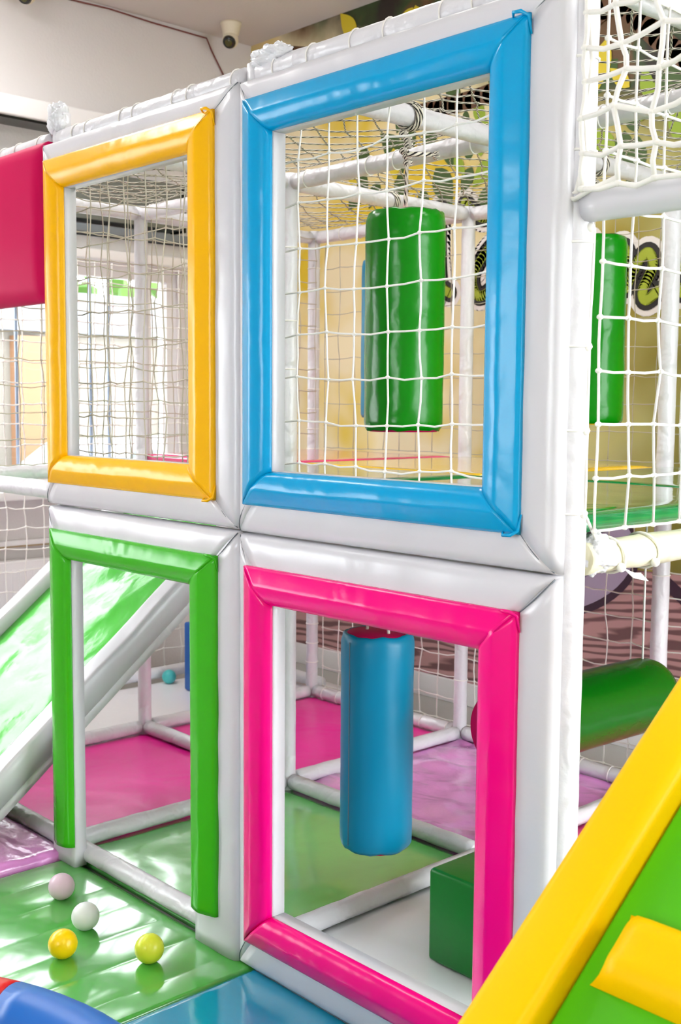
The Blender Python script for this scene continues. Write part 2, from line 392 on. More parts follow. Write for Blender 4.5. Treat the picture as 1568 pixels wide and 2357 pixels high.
def net(name, label, O, U, V, nu, nv, su, sv, r, m, n=5, jit=.006, sag=0.0, knots=True, seed=1, kn=2.2, group='rope safety nets', outd=None, diag=False, fit=None):
    """grid net: nodes O + i*su*U + j*sv*V; r rope radius"""
    rnd = random.Random(seed); O = Vector(O); U = Vector(U).normalized(); V = Vector(V).normalized(); W = U.cross(V)
    P = {}
    for i in range(nu + 1):
        for j in range(nv + 1):
            e = 0.25 if i in (0, nu) or j in (0, nv) else 1.0
            if diag:
                a = (i + j) ; 
            p = O + U * (i * su) + V * (j * sv) + (U * rnd.uniform(-1, 1) + V * rnd.uniform(-1, 1) + W * rnd.uniform(-1.2, 1.2)) * jit * e
            if sag: p += W * sag * math.sin(PI * i / nu) * math.sin(PI * j / nv)
            P[i, j] = p
    g = G()
    def strand(ids):
        pts = []
        for a, b in zip(ids, ids[1:]):
            p, q = P[a], P[b]; pts.append(p)
            mid = (p + q) / 2
            if abs((q - p).normalized().z) < .6: mid.z -= rnd.uniform(0, jit * .9)
            else: mid += U * rnd.uniform(-jit, jit) * .5
            pts.append(mid)
        pts.append(P[ids[-1]]); g.tube(pts, r, n, True)
    if fit is None:
        for i in range(nu + 1): strand([(i, j) for j in range(nv + 1)])
        for j in range(nv + 1): strand([(i, j) for i in range(nu + 1)])
    if knots:
        for i in range(nu + 1):
            for j in range(nv + 1):
                g.ball(P[i, j], r * kn, 7, 5, (1.1, 1.0, .85))
    o = g.out(name, m); tag(o, label, 'net', group)
    return o

# ------------------------------------------------------------------ room shell
WX, MY, CEIL = -6.15, 4.85, 4.0
XR, YB = 1.6, -3.0
def sbox(name, *a, **k): return struct(box(name, *a, **k))
sbox('floor', -6.4, XR + .2, YB - .2, MY + .2, -.13, -.03, mat('grey_floor_tile', (168, 166, 160), .25))
sbox('ceiling', -6.4, XR + .2, YB - .2, MY + .2, CEIL, CEIL + .12, M['ceiling'])
# left wall with window opening y .2..4.27, z 1.15..2.5
WY0, WY1, WZ0, WZ1 = -2.2, 4.27, 1.15, 2.50
g = G()
g.box(WX - .25, WX, YB - .2, WY0, -.03, CEIL); g.box(WX - .25, WX, WY1, MY + .2, -.03, CEIL)
g.box(WX - .25, WX, WY0, WY1, -.03, WZ0); g.box(WX - .25, WX, WY0, WY1, WZ1, CEIL)
struct(g.out('wall_left', M['wall'], None, False))
# mural wall (back)
g = G(); g.box(-6.15, XR, MY, MY + .2, -.03, CEIL); o = struct(g.out('wall_back', M['mural'], None, False))
# wall behind the camera with a window, and the right wall, its opening added to light the bays
g = G()
g.box(-6.15, -2.0, YB - .2, YB, -.03, CEIL); g.box(-.4, XR + .2, YB - .2, YB, -.03, CEIL)
g.box(-2.0, -.4, YB - .2, YB, -.03, 1.2); g.box(-2.0, -.4, YB - .2, YB, 2.9, CEIL); g.box(-1.25, -1.1, YB - .2, YB, 1.2, 2.9)
struct(g.out('wall_front', M['wall'], None, False))
g = G(); g.box(XR, XR + .2, YB, 2.2, -.03, CEIL); g.box(XR, XR + .2, 4.7, MY, -.03, CEIL); g.box(XR, XR + .2, 2.2, 4.7, 2.9, CEIL); g.box(XR + .05, XR + .12, 3.27, 3.33, -.03, 2.9)
struct(g.out('wall_right', M['wall'], None, False))
# square glowing panels added out of view to brighten the interior
em = bpy.data.materials.new('fill_panel_glow'); em.use_nodes = True; eb = em.node_tree.nodes['Principled BSDF']
eb.inputs['Emission Color'].default_value = (1, .985, .965, 1); eb.inputs['Emission Strength'].default_value = 21
for k, (lx, ly) in enumerate([(-3.2, 3.2), (-.3, 3.0), (.7, 3.9), (-4.9, 1.2), (-5.2, 2.3), (.6, .2)]):
    t = thing('added_fill_panel', 'square fill light added under the ceiling, out of view', 'fill light', (lx, ly, CEIL - .03), 'added fill light panels')
    box('frame', lx - .32, lx + .32, ly - .32, ly + .32, CEIL - .03, CEIL - .001, M['white_paint'], t)
    box('diffuser', lx - .3, lx + .3, ly - .3, ly + .3, CEIL - .036, CEIL - .031, em, t)
sbox('baseboard_back', -6.15, XR, MY - .025, MY - .001, -.03, .1, M['white_paint'], bw=.004)
# window frame and sill
win = bpy.data.objects.new('window_1', None); col.objects.link(win); struct(win); win['_w'] = (0, 0, 0)
g = G()
for (a, b) in ((WY0, WY0 + .07), (WY1 - .07, WY1), (-.6, -.52), (1.05, 1.13), (2.3, 2.38), (4.02, 4.08)): g.box(WX - .12, WX - .04, a, b, WZ0, WZ1)
g.box(WX - .119, WX - .041, WY0, WY1, WZ0, WZ0 + .07); g.box(WX - .119, WX - .041, WY0, WY1, WZ1 - .08, WZ1)
g.out('window_frame', M['white_paint'], win, False)
gm, nt, b = newmat('window_glass')
tr = nt.nodes.new('ShaderNodeBsdfTransparent'); gl = nt.nodes.new('ShaderNodeBsdfGlossy'); gl.inputs['Roughness'].default_value = .02
fr_ = nt.nodes.new('ShaderNodeFresnel'); fr_.inputs[0].default_value = 1.3; mxs = nt.nodes.new('ShaderNodeMixShader')
nt.links.new(fr_.outputs[0], mxs.inputs[0]); nt.links.new(tr.outputs[0], mxs.inputs[1]); nt.links.new(gl.outputs[0], mxs.inputs[2])
nt.links.new(mxs.outputs[0], nt.nodes['Material Output'].inputs['Surface'])
g = G(); g.box(WX - .085, WX - .08, WY0 + .05, WY1 - .05, WZ0 + .05, WZ1 - .05); g.out('pane', gm, win, False)
box('window_sill', WX - .05, WX + .16, WY0 - .1, WY1 + .1, WZ0 - .05, WZ0, M['white_paint'], win, .008)

# ------------------------------------------------------------------ wall fittings
t = thing('roller_shutter_box', 'dark grey roller shutter box above the window, behind the ceiling net', 'shutter', (WX, 3.4, 2.66))
box('housing', WX, WX + .14, 2.2, 4.2, 2.72, 3.0, M['grey_metal'], t, .006)
box('end_cap', WX, WX + .15, 4.2, 4.22, 2.71, 3.01, M['black_plastic'], t)
o = box('guide_rail', WX, WX + .16, .9, 4.34, 2.645, 2.69, M['blue_metal'], t, .004)
g = G()
for k in range(30): g.box(WX + .14, WX + .1415, 2.3 + k * .062, 2.33 + k * .062, 2.79, 2.80)
o = g.out('perforation', M['white_paint'], t, False); o['kind'] = 'stuff'; o['label'] = 'row of bright light slots'
t = thing('wall_ledge', 'long white boxed ledge high on the left wall below the ceiling', 'ledge', (WX, 2, 3.2))
box('casing', WX, WX + .18, -2, 4.84, 3.22, 3.33, M['white_paint'], t, .01)
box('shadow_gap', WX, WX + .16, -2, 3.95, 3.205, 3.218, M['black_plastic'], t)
t = thing('window_lintel', 'white moulded lintel running over the left window', 'lintel', (WX, 2, 2.5))
box('moulding', WX, WX + .12, .7, 4.4, 2.50, 2.56, M['white_paint'], t, .008); box('fascia', WX, WX + .06, .7, 4.4, 2.56, 2.64, M['white_paint'], t, .006)
# grille bars outside the window
for k, y in enumerate([1.9, 2.3, 2.68, 3.12, 3.25, 3.61, 3.75, 3.88, 4.14]):
    g = G(); x = WX - .22; g.tube([(x, y, WZ0 + .001), (x, y, WZ1 - .001)], .011, 8)
    tag(g.out('grille_bar', M['bar']), 'slim blue-grey security bar standing outside the left window', 'bar', 'security bars outside the window')
# radiator
t = thing('radiator', 'white ribbed panel radiator under the left window', 'radiator', (WX + .07, 2.9, .15))
box('casing', WX + .03, WX + .11, 2.0, 3.45, .15, .75, M['white_paint'], t, .01)
g = G()
for k in range(34): g.box(WX + .11, WX + .118, 2.05 + k * .041, 2.072 + k * .041, .2, .7)
g.out('fins', M['white_paint'], t, False)
# pipe chase ledge over the radiator
t = thing('wall_ledge', 'low white wall ledge above the radiator with a brown edge', 'ledge', (WX, 2, .8))
box('casing', WX, WX + .05, -2, 4.8, .83, .86, M['white_paint'], t, .004)
o = box('brown_line', WX, WX + .052, -2, 4.8, .822, .831, mat('brown_strip', (170, 150, 120), .9), t)  # thin brown strip along the ledge's lower edge
# CCTV cameras
def cctv(loc, look, label):
    t = thing('security_camera', label, 'security camera', loc, 'security cameras under the ceiling')
    x, y, z = loc; g = G()
    g.tube([(x, y, z), (x, y, z - .012), (x, y, z - .02), (x, y, z - .07), (x, y, z - .085)], [.066, .066, .062, .05, .04], 28); o = g.out('mount', M['cream_plastic'], t)
    g = G(); c = Vector((x, y, z - .10)) + Vector(look) * .012; g.ball(c, .05, 24, 16); g.out('dome', M['cream_plastic'], t)
    d = Vector(look).normalized(); g = G(); g.tube([c + d * .034, c + d * .0485, c + d * .0515], [.041, .035, .031], 24); g.out('bezel', M['black_plastic'], t)
    g = G(); g.tube([c + d * .0505, c + d * .053], [.024, .022], 20); g.out('lens', M['lens'], t)
cctv((-5.87, 4.47, 4.0), (.45, -.62, -.55), 'cream domed security camera on the ceiling near the mural corner')
cctv((-6.02, 3.18, 4.0), (.45, -.62, -.55), 'cream security camera cut by the top edge of the photo')
g = G(); pts = [(WX + .012, 3.25, 3.985), (WX + .012, 3.52, 3.978), (WX + .012, 3.77, 3.986), (WX + .012, 4.07, 3.974), (WX + .012, 4.48, 3.969), (WX + .012, 4.52, 3.9), (WX + .012, 4.62, 3.76), (WX + .012, 4.64, 3.6)]
g.tube(pts, .005, 6); tag(g.out('cable', M['cable_red']), 'thin dark red cable running along the wall under the ceiling', 'cable')
box('junction_box', WX, WX + .06, 4.6, 4.84, 3.66, 3.70, M['black_plastic']); tag(bpy.data.objects['junction_box'], 'small black box in the upper wall corner above the white posts', 'box')

# ------------------------------------------------------------------ mural decoration (flat print)
mur = thing('mural', 'printed garden mural with leaves, bubble lettering and plate on back wall', 'mural', (-3, MY, 0))
LAY = [MY - .001]
def flat(name, pts, m, dy):
    y = MY - dy
    o = link(name, [(p[0], y, p[1]) for p in pts] , [tuple(range(len(pts)))], m, mur, False); return o
def stroke_mesh(strokes, w, m, name, dy):
    vs = []; fs = []
    for si, st in enumerate(strokes):
        # smooth polyline
        pts = [Vector((a, 0, c)) for a, c in st]
        fine = []
        for i in range(len(pts) - 1):
            p0 = pts[max(i - 1, 0)]; p1 = pts[i]; p2 = pts[i + 1]; p3 = pts[min(i + 2, len(pts) - 1)]
            for k in range(8):
                t = k / 8; fine.append(.5 * ((2 * p1) + (p2 - p0) * t + (2 * p0 - 5 * p1 + 4 * p2 - p3) * t * t + (3 * p1 - p0 - 3 * p2 + p3) * t ** 3))
        fine.append(pts[-1])
        for i, p in enumerate(fine):
            y = MY - dy - (i * .000004) - si * .0003
            n0 = len(vs); K = 14
            vs += [(p.x + w * math.cos(2 * PI * k / K), y, p.z + w * math.sin(2 * PI * k / K)) for k in range(K)]; fs.append(tuple(range(n0, n0 + K)))
            if i:
                q = fine[i - 1]; d = (p - q).normalized(); s_ = Vector((d.z, 0, -d.x)) * w; n0 = len(vs)
                vs += [(p.x + s_.x, y, p.z + s_.z), (p.x - s_.x, y, p.z - s_.z), (q.x - s_.x, y, q.z - s_.z), (q.x + s_.x, y, q.z + s_.z)]; fs.append((n0, n0 + 1, n0 + 2, n0 + 3))
    return link(name, vs, fs, m, mur, False)
letters = [
    [(-4.44, 2.76), (-4.44, 2.5), (-4.42, 2.33), (-4.36, 2.28)],
    [(-4.04, 2.68), (-4.14, 2.67), (-4.26, 2.76)],
    [(-3.98, 2.54), (-4.09, 2.49), (-4.19, 2.36), (-4.15, 2.25), (-4.04, 2.30), (-3.97, 2.46), (-3.99, 2.28), (-3.90, 2.23)],
    [(-3.56, 2.30), (-3.50, 2.44), (-3.44, 2.47), (-3.42, 2.40), (-3.46, 2.24)],
    [(-3.335, 2.25), (-3.30, 2.38), (-3.25, 2.425), (-3.215, 2.38), (-3.24, 2.24)],
    [(-3.215, 2.23), (-3.15, 2.35), (-3.095, 2.385), (-3.07, 2.32), (-3.12, 2.21), (-3.10, 2.165), (-3.04, 2.20)],
    [(-2.96, 2.28), (-2.88, 2.33), (-2.87, 2.40), (-2.93, 2.40), (-2.97, 2.28), (-2.91, 2.19), (-2.82, 2.23)],
    [(-2.72, 2.42), (-2.76, 2.3), (-2.70, 2.18), (-2.6, 2.25)],
]
for li, L_ in enumerate(letters):
    dz = li * .00005
    lo = stroke_mesh([L_], .027, M['m_lime'], 'letter', .0072 + dz); lo['label'] = 'olive green bubble letter'
    mur_keep = mur; mur = lo
    o = stroke_mesh([L_], .052, M['m_black'], 'letter_border', .0042 + dz); o['label'] = 'black letter border'
    o = stroke_mesh([L_], .080, M['m_white'], 'letter_outline', .0012 + dz); o['label'] = 'white letter outline'
    mur = mur_keep
# leaves
rl = random.Random(11)
def leaf_pts(cx_, cz_, L, w, a):
    pts = []
    for k in range(9): t = k / 8; pts.append((t * L, w * math.sin(PI * t ** .8)))
    for k in range(7, 0, -1): t = k / 8; pts.append((t * L, -w * math.sin(PI * t ** .8)))
    ca, sa = math.cos(a), math.sin(a)
    return [(cx_ + x * ca - z * sa, cz_ + x * sa + z * ca) for x, z in pts]
def leaves(name, m, lst, dy, lab=None):
    vs = []; fs = []
    for i, (x, z, L, w, a) in enumerate(lst):
        n0 = len(vs); p = leaf_pts(x, z, L, w, a); vs += [(q[0], MY - dy - i * .00003, q[1]) for q in p]; fs.append(tuple(range(n0, n0 + len(p))))
    o = link(name, vs, fs, m, mur, False); o['kind'] = 'stuff'
    if lab: o['label'] = lab
def rleaf(n, x0, x1, z0, z1, L=(.14, .26)):
    out = []
    for k in range(n):
        l = rl.uniform(*L); out.append((rl.uniform(x0, x1), rl.uniform(z0, z1), l, l * rl.uniform(.2, .32), rl.choice([-1, 1]) * PI / 2 + rl.uniform(-.9, .9)))
    return out
leaves('leaves', M['m_leaf1'], rleaf(60, -5.2, -1.2, 2.95, 4.0) + rleaf(14, -4.6, -3.6, 2.75, 3.2) + rleaf(16, -3.3, -1.6, 2.7, 3.1), .0015, 'dark green printed leaves')
leaves('leaves', M['m_leaf2'], rleaf(40, -3.6, -1.0, 2.75, 4.0) + rleaf(8, -4.8, -4.0, 2.9, 3.6), .0038, 'bright green printed leaves')
leaves('leaves', M['m_leaf3'], rleaf(14, -3.7, -1.2, 2.8, 3.8, (.15, .3)) + rleaf(6, -5.4, -4.6, 2.9, 3.9), .0055, 'yellow printed leaves')
st = [[(-5.9, 3.9), (-5.3, 3.72), (-4.8, 3.35), (-4.4, 3.3), (-3.9, 3.35), (-3.3, 3.6), (-2.6, 3.75)], [(-4.8, 3.35), (-4.5, 3.6), (-4.2, 4.0)], [(-3.3, 3.6), (-3.0, 3.3), (-2.7, 3.1)]]
stroke_mesh(st, .05, M['m_branch'], 'branch', .0078)
# plate
def ell(cx_, cz_, a, b, rot=0.0, n=48):
    out = []
    for k in range(n):
        t = 2 * PI * k / n; x = a * math.cos(t); z = b * math.sin(t); out.append((cx_ + x * math.cos(rot) - z * math.sin(rot), cz_ + x * math.sin(rot) + z * math.cos(rot)))
    return out
flat('plate_rim', ell(-3.58, .86, .50, .30, .25), M['m_plate_dark'], .0012); flat('plate', ell(-3.60, .87, .49, .28, .25), M['m_plate'], .002)
flat('plate_well', ell(-3.66, .86, .36, .17, .25), M['m_plate_in'], .003); flat('plate_shade', ell(-3.62, 1.13, .6, .16, .12), M['m_plate_dark'], .004)
flat('knife', [(-2.95, .86), (-2.6, .62), (-2.2, .42), (-2.25, .38), (-2.65, .57), (-2.97, .8)], M['m_plate_dark'], .002)

# ------------------------------------------------------------------ mats on the ground
X = [-1.50, -2.605, -3.71, -4.83]; Yg = [2.07, 3.13, 4.25]
def cushion(name, x0, x1, y0, y1, z0, z1, m, label, cat='mat', group='floor mats', amp=.003, sc=4, bw=.012, n=22, seed=0.0, edge=.02, rib=None):
    nx = n; ny = n; vs = []; fs = []
    for j in range(ny + 1):
        for i in range(nx + 1):
            x = x0 + (x1 - x0) * i / nx; y = y0 + (y1 - y0) * j / ny
            e = min(i, nx - i, j, ny - j)
            z = z1 + (amp * noise.noise(Vector((x * sc, y * sc, seed))) if e else -.006)
            if rib and e:
                z += rib[0] * abs(math.sin(PI * (x * rib[1]))) ** .5 - rib[0]
            vs.append((x, y, z))
    b0 = len(vs)
    for j in range(ny):
        for i in range(nx):
            a = j * (nx + 1) + i; fs.append((a, a + 1, a + nx + 2, a + nx + 1))
    # skirt
    loop = [i for i in range(nx + 1)] + [j * (nx + 1) + nx for j in range(1, ny + 1)] + [ny * (nx + 1) + i for i in range(nx - 1, -1, -1)] + [j * (nx + 1) for j in range(ny - 1, 0, -1)]
    for k in loop: vs.append((vs[k][0], vs[k][1], z0))
    Lp = len(loop)
    for k in range(Lp): fs.append((loop[(k + 1) % Lp], loop[k], b0 + k, b0 + (k + 1) % Lp))
    fs.append(tuple(b0 + k for k in range(Lp))[::-1])
    o = link(name, vs, fs, m); tag(o, label, cat, group); return o
gp = .002
cushion('floor_mat', X[1] + gp, X[0] - gp, Yg[0] + gp, Yg[1] - gp, -.028, .004, M['white_mat'], 'white floor mat under the green block inside the pink-framed bay', amp=.010, seed=1)
cushion('floor_mat', X[2] + gp, X[1] - gp, Yg[0] + gp, Yg[1] - gp, -.028, .004, M['cell_green'], 'green floor mat inside the bay behind the green-framed doorway', amp=.007, seed=2)
cushion('floor_mat', X[3] + gp, X[2] - gp, Yg[0] + gp, Yg[1] - gp, -.028, .004, M['mat_pink'], 'bright pink floor mat beneath the green slide', amp=.004, seed=3)
cushion('floor_mat', X[2] + gp, X[1] - gp, Yg[1] + gp, Yg[2] - gp, -.028, .006, M['mat_lilac'], 'creased lilac floor mat behind the hanging blue bag', amp=.016, sc=7, n=40, seed=4)
cushion('floor_mat', X[3] + gp, X[2] - gp, Yg[1] + gp, Yg[2] - gp, -.028, .004, M['mat_pink'], 'pink floor mat in the far corner bay by the mural wall', amp=.003, seed=5)
cushion('floor_mat', X[1] + gp, X[0] - gp, Yg[1] + gp, Yg[2] - gp, -.028, .004, M['mat_magenta'], 'dark magenta floor mat behind the horizontal green roller', amp=.004, seed=6)
cushion('floor_mat', -5.68, X[3] - gp, 1.2, Yg[2] + .3, -.028, .0, M['white_mat'], 'large white floor mat with the teal ball on it', amp=.004, seed=7)
cushion('floor_mat', X[3] - .6, -3.66, .2, 2.03, -.028, .03, M['mat_lilac'], 'lilac floor mat in front of the playground at the left edge', amp=.008, sc=7, n=80, seed=8)
cushion('floor_mat', -3.655, -2.555, .4, 2.036, -.028, .0, M['mat_green'], 'glossy green ribbed floor mat with the loose balls on it', amp=.002, n=150, seed=9, rib=(.0022, 6.0))
cushion('floor_mat', -2.55, -1.2, .2, 2.032, -.028, .0, M['mat_blue'], 'glossy turquoise floor mat in front of the pink frame', n=90, amp=.003, seed=10)

# ------------------------------------------------------------------ posts and beams
W = [0.62, 0.8]
post(X[0], Yg[0], -.02, 3.0, 'tall white padded post at the right end of the front, beside the blue frame', .036, ties=(2.38, 2.19, 2.0, 1.78, 1.6, 1.42), seed=1)
post(X[1], Yg[0] + .012, -.02, 2.6, 'white padded post behind the seam between the four window panels', .033, seed=2)
post(X[2], Yg[0] + .012, -.02, 2.66, 'white padded front post between the crimson panel and the orange frame', .033, seed=3)
post(X[2], Yg[1], -.02, 2.6, 'grey-white padded post left of the hanging bags, first behind the blue frame', .033, ties=(2.3, 2.0, 1.8), seed=4)
post(X[3], Yg[1], -.02, 2.6, 'white padded post standing in the middle of the orange-framed window', .033, seed=5)
post(X[3], Yg[2], -.02, 2.6, 'pinkish padded post at the far left corner by the mural', .033, ties=[.2 + .11 * k for k in range(22)], seed=6)
post(X[2], Yg[2], -.02, 2.6, 'white padded back post right of the green bag', .033, ties=(.5, .3), seed=7)
post(X[1], Yg[2], -.02, 2.6, 'white padded back post right of the second green bag', .036, ties=(.95,), seed=8)
H = 2.565; D = 1.335; F0 = .034
for k, (y, nm) in enumerate(zip(Yg, ('front', 'middle', 'back'))):
    for i in range(3):
        bay = ('right bay', 'centre bay', 'left bay')[i]
        yy = y
        # roof beams
        nt_ = 7 if k == 0 else 4
        beam((X[i + 1] + .036, yy, H), (X[i] - .036, yy, H), 'white padded roof beam, %s row, over the %s' % (nm, bay), ties=nt_, seed=k * 3 + i)
        if not (k == 0 and i == 0):
            beam((X[i + 1] + .036, yy, F0), (X[i] - .036, yy, F0), 'white padded floor beam, %s row, along the %s' % (nm, bay), seed=20 + k * 3 + i, ties=0 if k < 2 else 8)
        beam((X[i + 1] + .036, yy, D), (X[i] - .036, yy, D), 'white padded deck beam, %s row, under the %s deck' % (nm, bay), seed=50 + k * 3 + i)
for i in range(4):
    for k in range(2):
        nm = ('front half', 'rear half')[k]; ln = ('right-hand side', 'line between the blue and orange panels', 'line behind the crimson panel edge', 'window side')[i]
        y0, y1 = Yg[k] + .04, Yg[k + 1] - .036
        if not (k == 0 and i == 0) or True:
            beam((X[i], y0, H), (X[i], y1, H), 'white padded roof beam running back, %s of the %s' % (nm, ln), seed=80 + i * 2 + k, ties=0)
        if i > 0: beam((X[i], y0, F0), (X[i], y1, F0), 'white padded floor beam running back, %s of the %s' % (nm, ln), seed=100 + i * 2 + k)
        beam((X[i], y0, D - (.02 if i == 0 else 0)), (X[i], y1, D - (.02 if i == 0 else 0)), ('cream' if i == 0 else 'white') + ' padded deck beam running back, %s of the %s' % (nm, ln), .038 if i == 0 else .033, 'cream_tube' if i == 0 else 'white_tube', seed=120 + i * 2 + k)
beam((X[0] + .03, 2.065, 2.074), (-.35, 2.065, 2.076), 'thick white padded rail holding the coarse rope net at the right', .034, 'white', seed=9)
beam((-5.70, 1.6, .05), (-5.70, 4.4, .05), 'low white padded kerb beam by the teal ball along the window wall', .034, seed=10)
beam((-5.70, 4.4, .05), (X[3] - .04, 4.36, .05), 'low white padded kerb beam along the mural wall at far left', .034, seed=12)

# top stubs and crumpled wrap
def crumple(name, c, size, seed, amp, label, cat, freq=3.0):
    g = G(); g.ball((0, 0, 0), 1, 44, 30)
    for k, v in enumerate(g.v):
        n_ = noise.noise(v * freq + Vector((seed, 0, 0))); n2_ = abs(noise.noise(v * freq * 2.3 + Vector((0, seed, 0))))
        q = 1 + amp * n_ - amp * 1.3 * n2_; g.v[k] = Vector((c[0] + v.x * size[0] * q, c[1] + v.y * size[1] * q, c[2] + v.z * size[2] * q))
    tag(g.out(name, M['wrap'], None, True), label, cat)
crumple('post_cap', (X[2] - .005, 2.072, 2.638), (.046, .04, .062), 3, .3, 'torn white plastic sleeve sticking up at the crimson panel corner', 'sleeve', 1.5)
crumple('wrap_bundle', (X[1] + .085, 2.066, 2.600), (.085, .045, .036), 8, .3, 'crumpled clear plastic wrap tied round the roof beam joint', 'plastic wrap', 2.2)
crumple('tape_wrap', (X[0] + .004, 2.165, 1.322), (.046, .06, .048), 5, .25, 'crumpled white tape wrapped round the cream side beam by the post', 'tape wrap', 2.0)

# ------------------------------------------------------------------ decks
dk = .055
def deck(x0, x1, y0, y1, m, label, seed):
    cushion('deck_mat', x0, x1, y0, y1, 1.372, 1.412, m, label, 'mat', 'upper deck mats', .0015, 5, seed=seed)
deck(X[1] + .036, X[0] + .0, Yg[0] + .04, Yg[1] - .003, M['deck_green'], 'glossy green deck mat behind the right side net, front part', 1)
deck(X[1] + .036, X[0] + .0, Yg[1] + .003, Yg[2] - .04, M['deck_green'], 'glossy green deck mat behind the right side net, rear part', 2)
deck(X[2] + .036, X[1] - .036, Yg[0] + .04, Yg[1] - .003, M['deck_green'], 'green deck mat just inside the blue-framed window', 3)
deck(X[2] + .036, X[1] - .036, Yg[1] + .003, Yg[2] - .04, M['deck_yellow'], 'yellow deck mat seen through the blue-framed window', 4)
deck(X[3] + .036, X[2] - .036, Yg[1] + .003, Yg[2] - .04, M['deck_pink'], 'pink deck mat in the far corner of the upper floor', 5)

# ------------------------------------------------------------------ facade panels
window_panel('window_panel', 'white padded panel with an orange window frame, upper left', (-3.715, -2.606, 1.294, 2.545), (-3.675, -2.70, 1.372, 2.482), (-3.560, -2.822, 1.472, 2.378), 'orange', 'orange', seed=1.3)
window_panel('window_panel', 'white padded panel with a sky blue window frame, upper right', (-2.602, -1.487, 1.288, 2.54), (-2.56, -1.578, 1.37, 2.48), (-2.447, -1.686, 1.468, 2.38), 'blue', 'sky blue', seed=4.1)
window_panel('window_panel', 'white padded panel with a green frame open to the floor', (-3.715, -2.608, .0, 1.288), (-3.672, -2.69, 0, 1.21), (-3.548, -2.822, 0, 1.108), 'green', 'green', True, (.075, .115), seed=7.7)
window_panel('window_panel', 'white padded panel with a hot pink window frame, lower right', (-2.604, -1.487, .0, 1.284), (-2.555, -1.575, .092, 1.198), (-2.442, -1.688, .198, 1.095), 'pink', 'hot pink', seed=9.9)
# crimson cushion panel
nx, nz = 30, 20; vs = []; fs = []
px0, px1, pz0, pz1 = -4.83, -3.722, 2.008, 2.562
for j in range(nz + 1):
    for i in range(nx + 1):
        u = i / nx; v = j / nz; f = (max(0, math.sin(PI * u)) ** .16) * (max(0, math.sin(PI * v)) ** .16)
        vs.append((px0 + (px1 - px0) * u, 2.035 - .05 * f - .003 * noise.noise(Vector((u * 5, v * 5, 1))), pz0 + (pz1 - pz0) * v))
nn = len(vs)
for p in list(vs): vs.append((p[0], 2.06 if True else 0, p[2]))
for j in range(nz):
    for i in range(nx):
        a = j * (nx + 1) + i; fs.append((a, a + 1, a + nx + 2, a + nx + 1)); b_ = a + nn; fs.append((b_, b_ + nx + 1, b_ + nx + 2, b_ + 1))
bd = [i for i in range(nx + 1)] + [j * (nx + 1) + nx for j in range(1, nz + 1)] + [nz * (nx + 1) + i for i in range(nx - 1, -1, -1)] + [j * (nx + 1) for j in range(nz - 1, 0, -1)]
for k in range(len(bd)): a, b_ = bd[k], bd[(k + 1) % len(bd)]; fs.append((b_, a, a + nn, b_ + nn))
tag(link('cushion_panel', vs, fs, M['crimson']), 'solid crimson padded panel left of the orange frame', 'padded panel')

# ------------------------------------------------------------------ nets
R_ = .0028
net('net', 'white knotted net behind the blue-framed window', (-2.575, 2.112, 1.365), (1, 0, 0), (0, 0, 1), 9, 10, .115, .1195, R_, M['rope'], seed=2, jit=.007)
net('net', 'beige knotted net behind the orange-framed window', (-3.69, 2.112, 1.365), (1, 0, 0), (0, 0, 1), 9, 10, .1135, .1195, .0023, M['rope_old'], seed=3, jit=.008)
net('net', 'white knotted side net at the right end of the upper deck', (X[0] + .035, 2.115, 1.38), (0, 1, 0), (0, 0, 1), 18, 10, .1165, .1165, .0034, M['rope'], seed=4, jit=.005)
net('net', 'coarse thick rope net above the white rail at the right', (X[0] + .045, 2.02, 2.10), (1, 0, 0), (0, 0, 1), 12, 9, .084, .072, .0058, M['rope'], seed=5, jit=.013, n=7, kn=1.5)
net('net', 'beige net on the window side of the upper deck', (X[3] + .045, 2.1, 1.375), (0, 1, 0), (0, 0, 1), 18, 10, .118, .118, .0026, M['rope_old'], seed=6, jit=.008)
net('net', 'fine white net hung far back along the window wall', (-5.70, 1.6, .08), (0, 1, 0), (0, 0, 1), 25, 21, .112, .112, .0038, M['rope'], seed=7, jit=.008)
net('net', 'beige net across the rear of the orange-windowed bay', (X[2] - .02, 2.13, 1.42), (0, 1, 0), (0, 0, 1), 8, 9, .118, .121, .0021, M['rope_old'], seed=8, jit=.009)
net('net', 'fine net across the back of the upper deck before the mural', (X[3] + .04, 4.298, 1.42), (1, 0, 0), (0, 0, 1), 28, 9, .117, .122, .0022, M['rope_old'], seed=9, jit=.006)
net('net', 'white net across the back of the lower level before the mural', (X[3] + .04, 4.298, .06), (1, 0, 0), (0, 0, 1), 26, 11, .126, .112, .0032, M['rope'], seed=10, jit=.008)
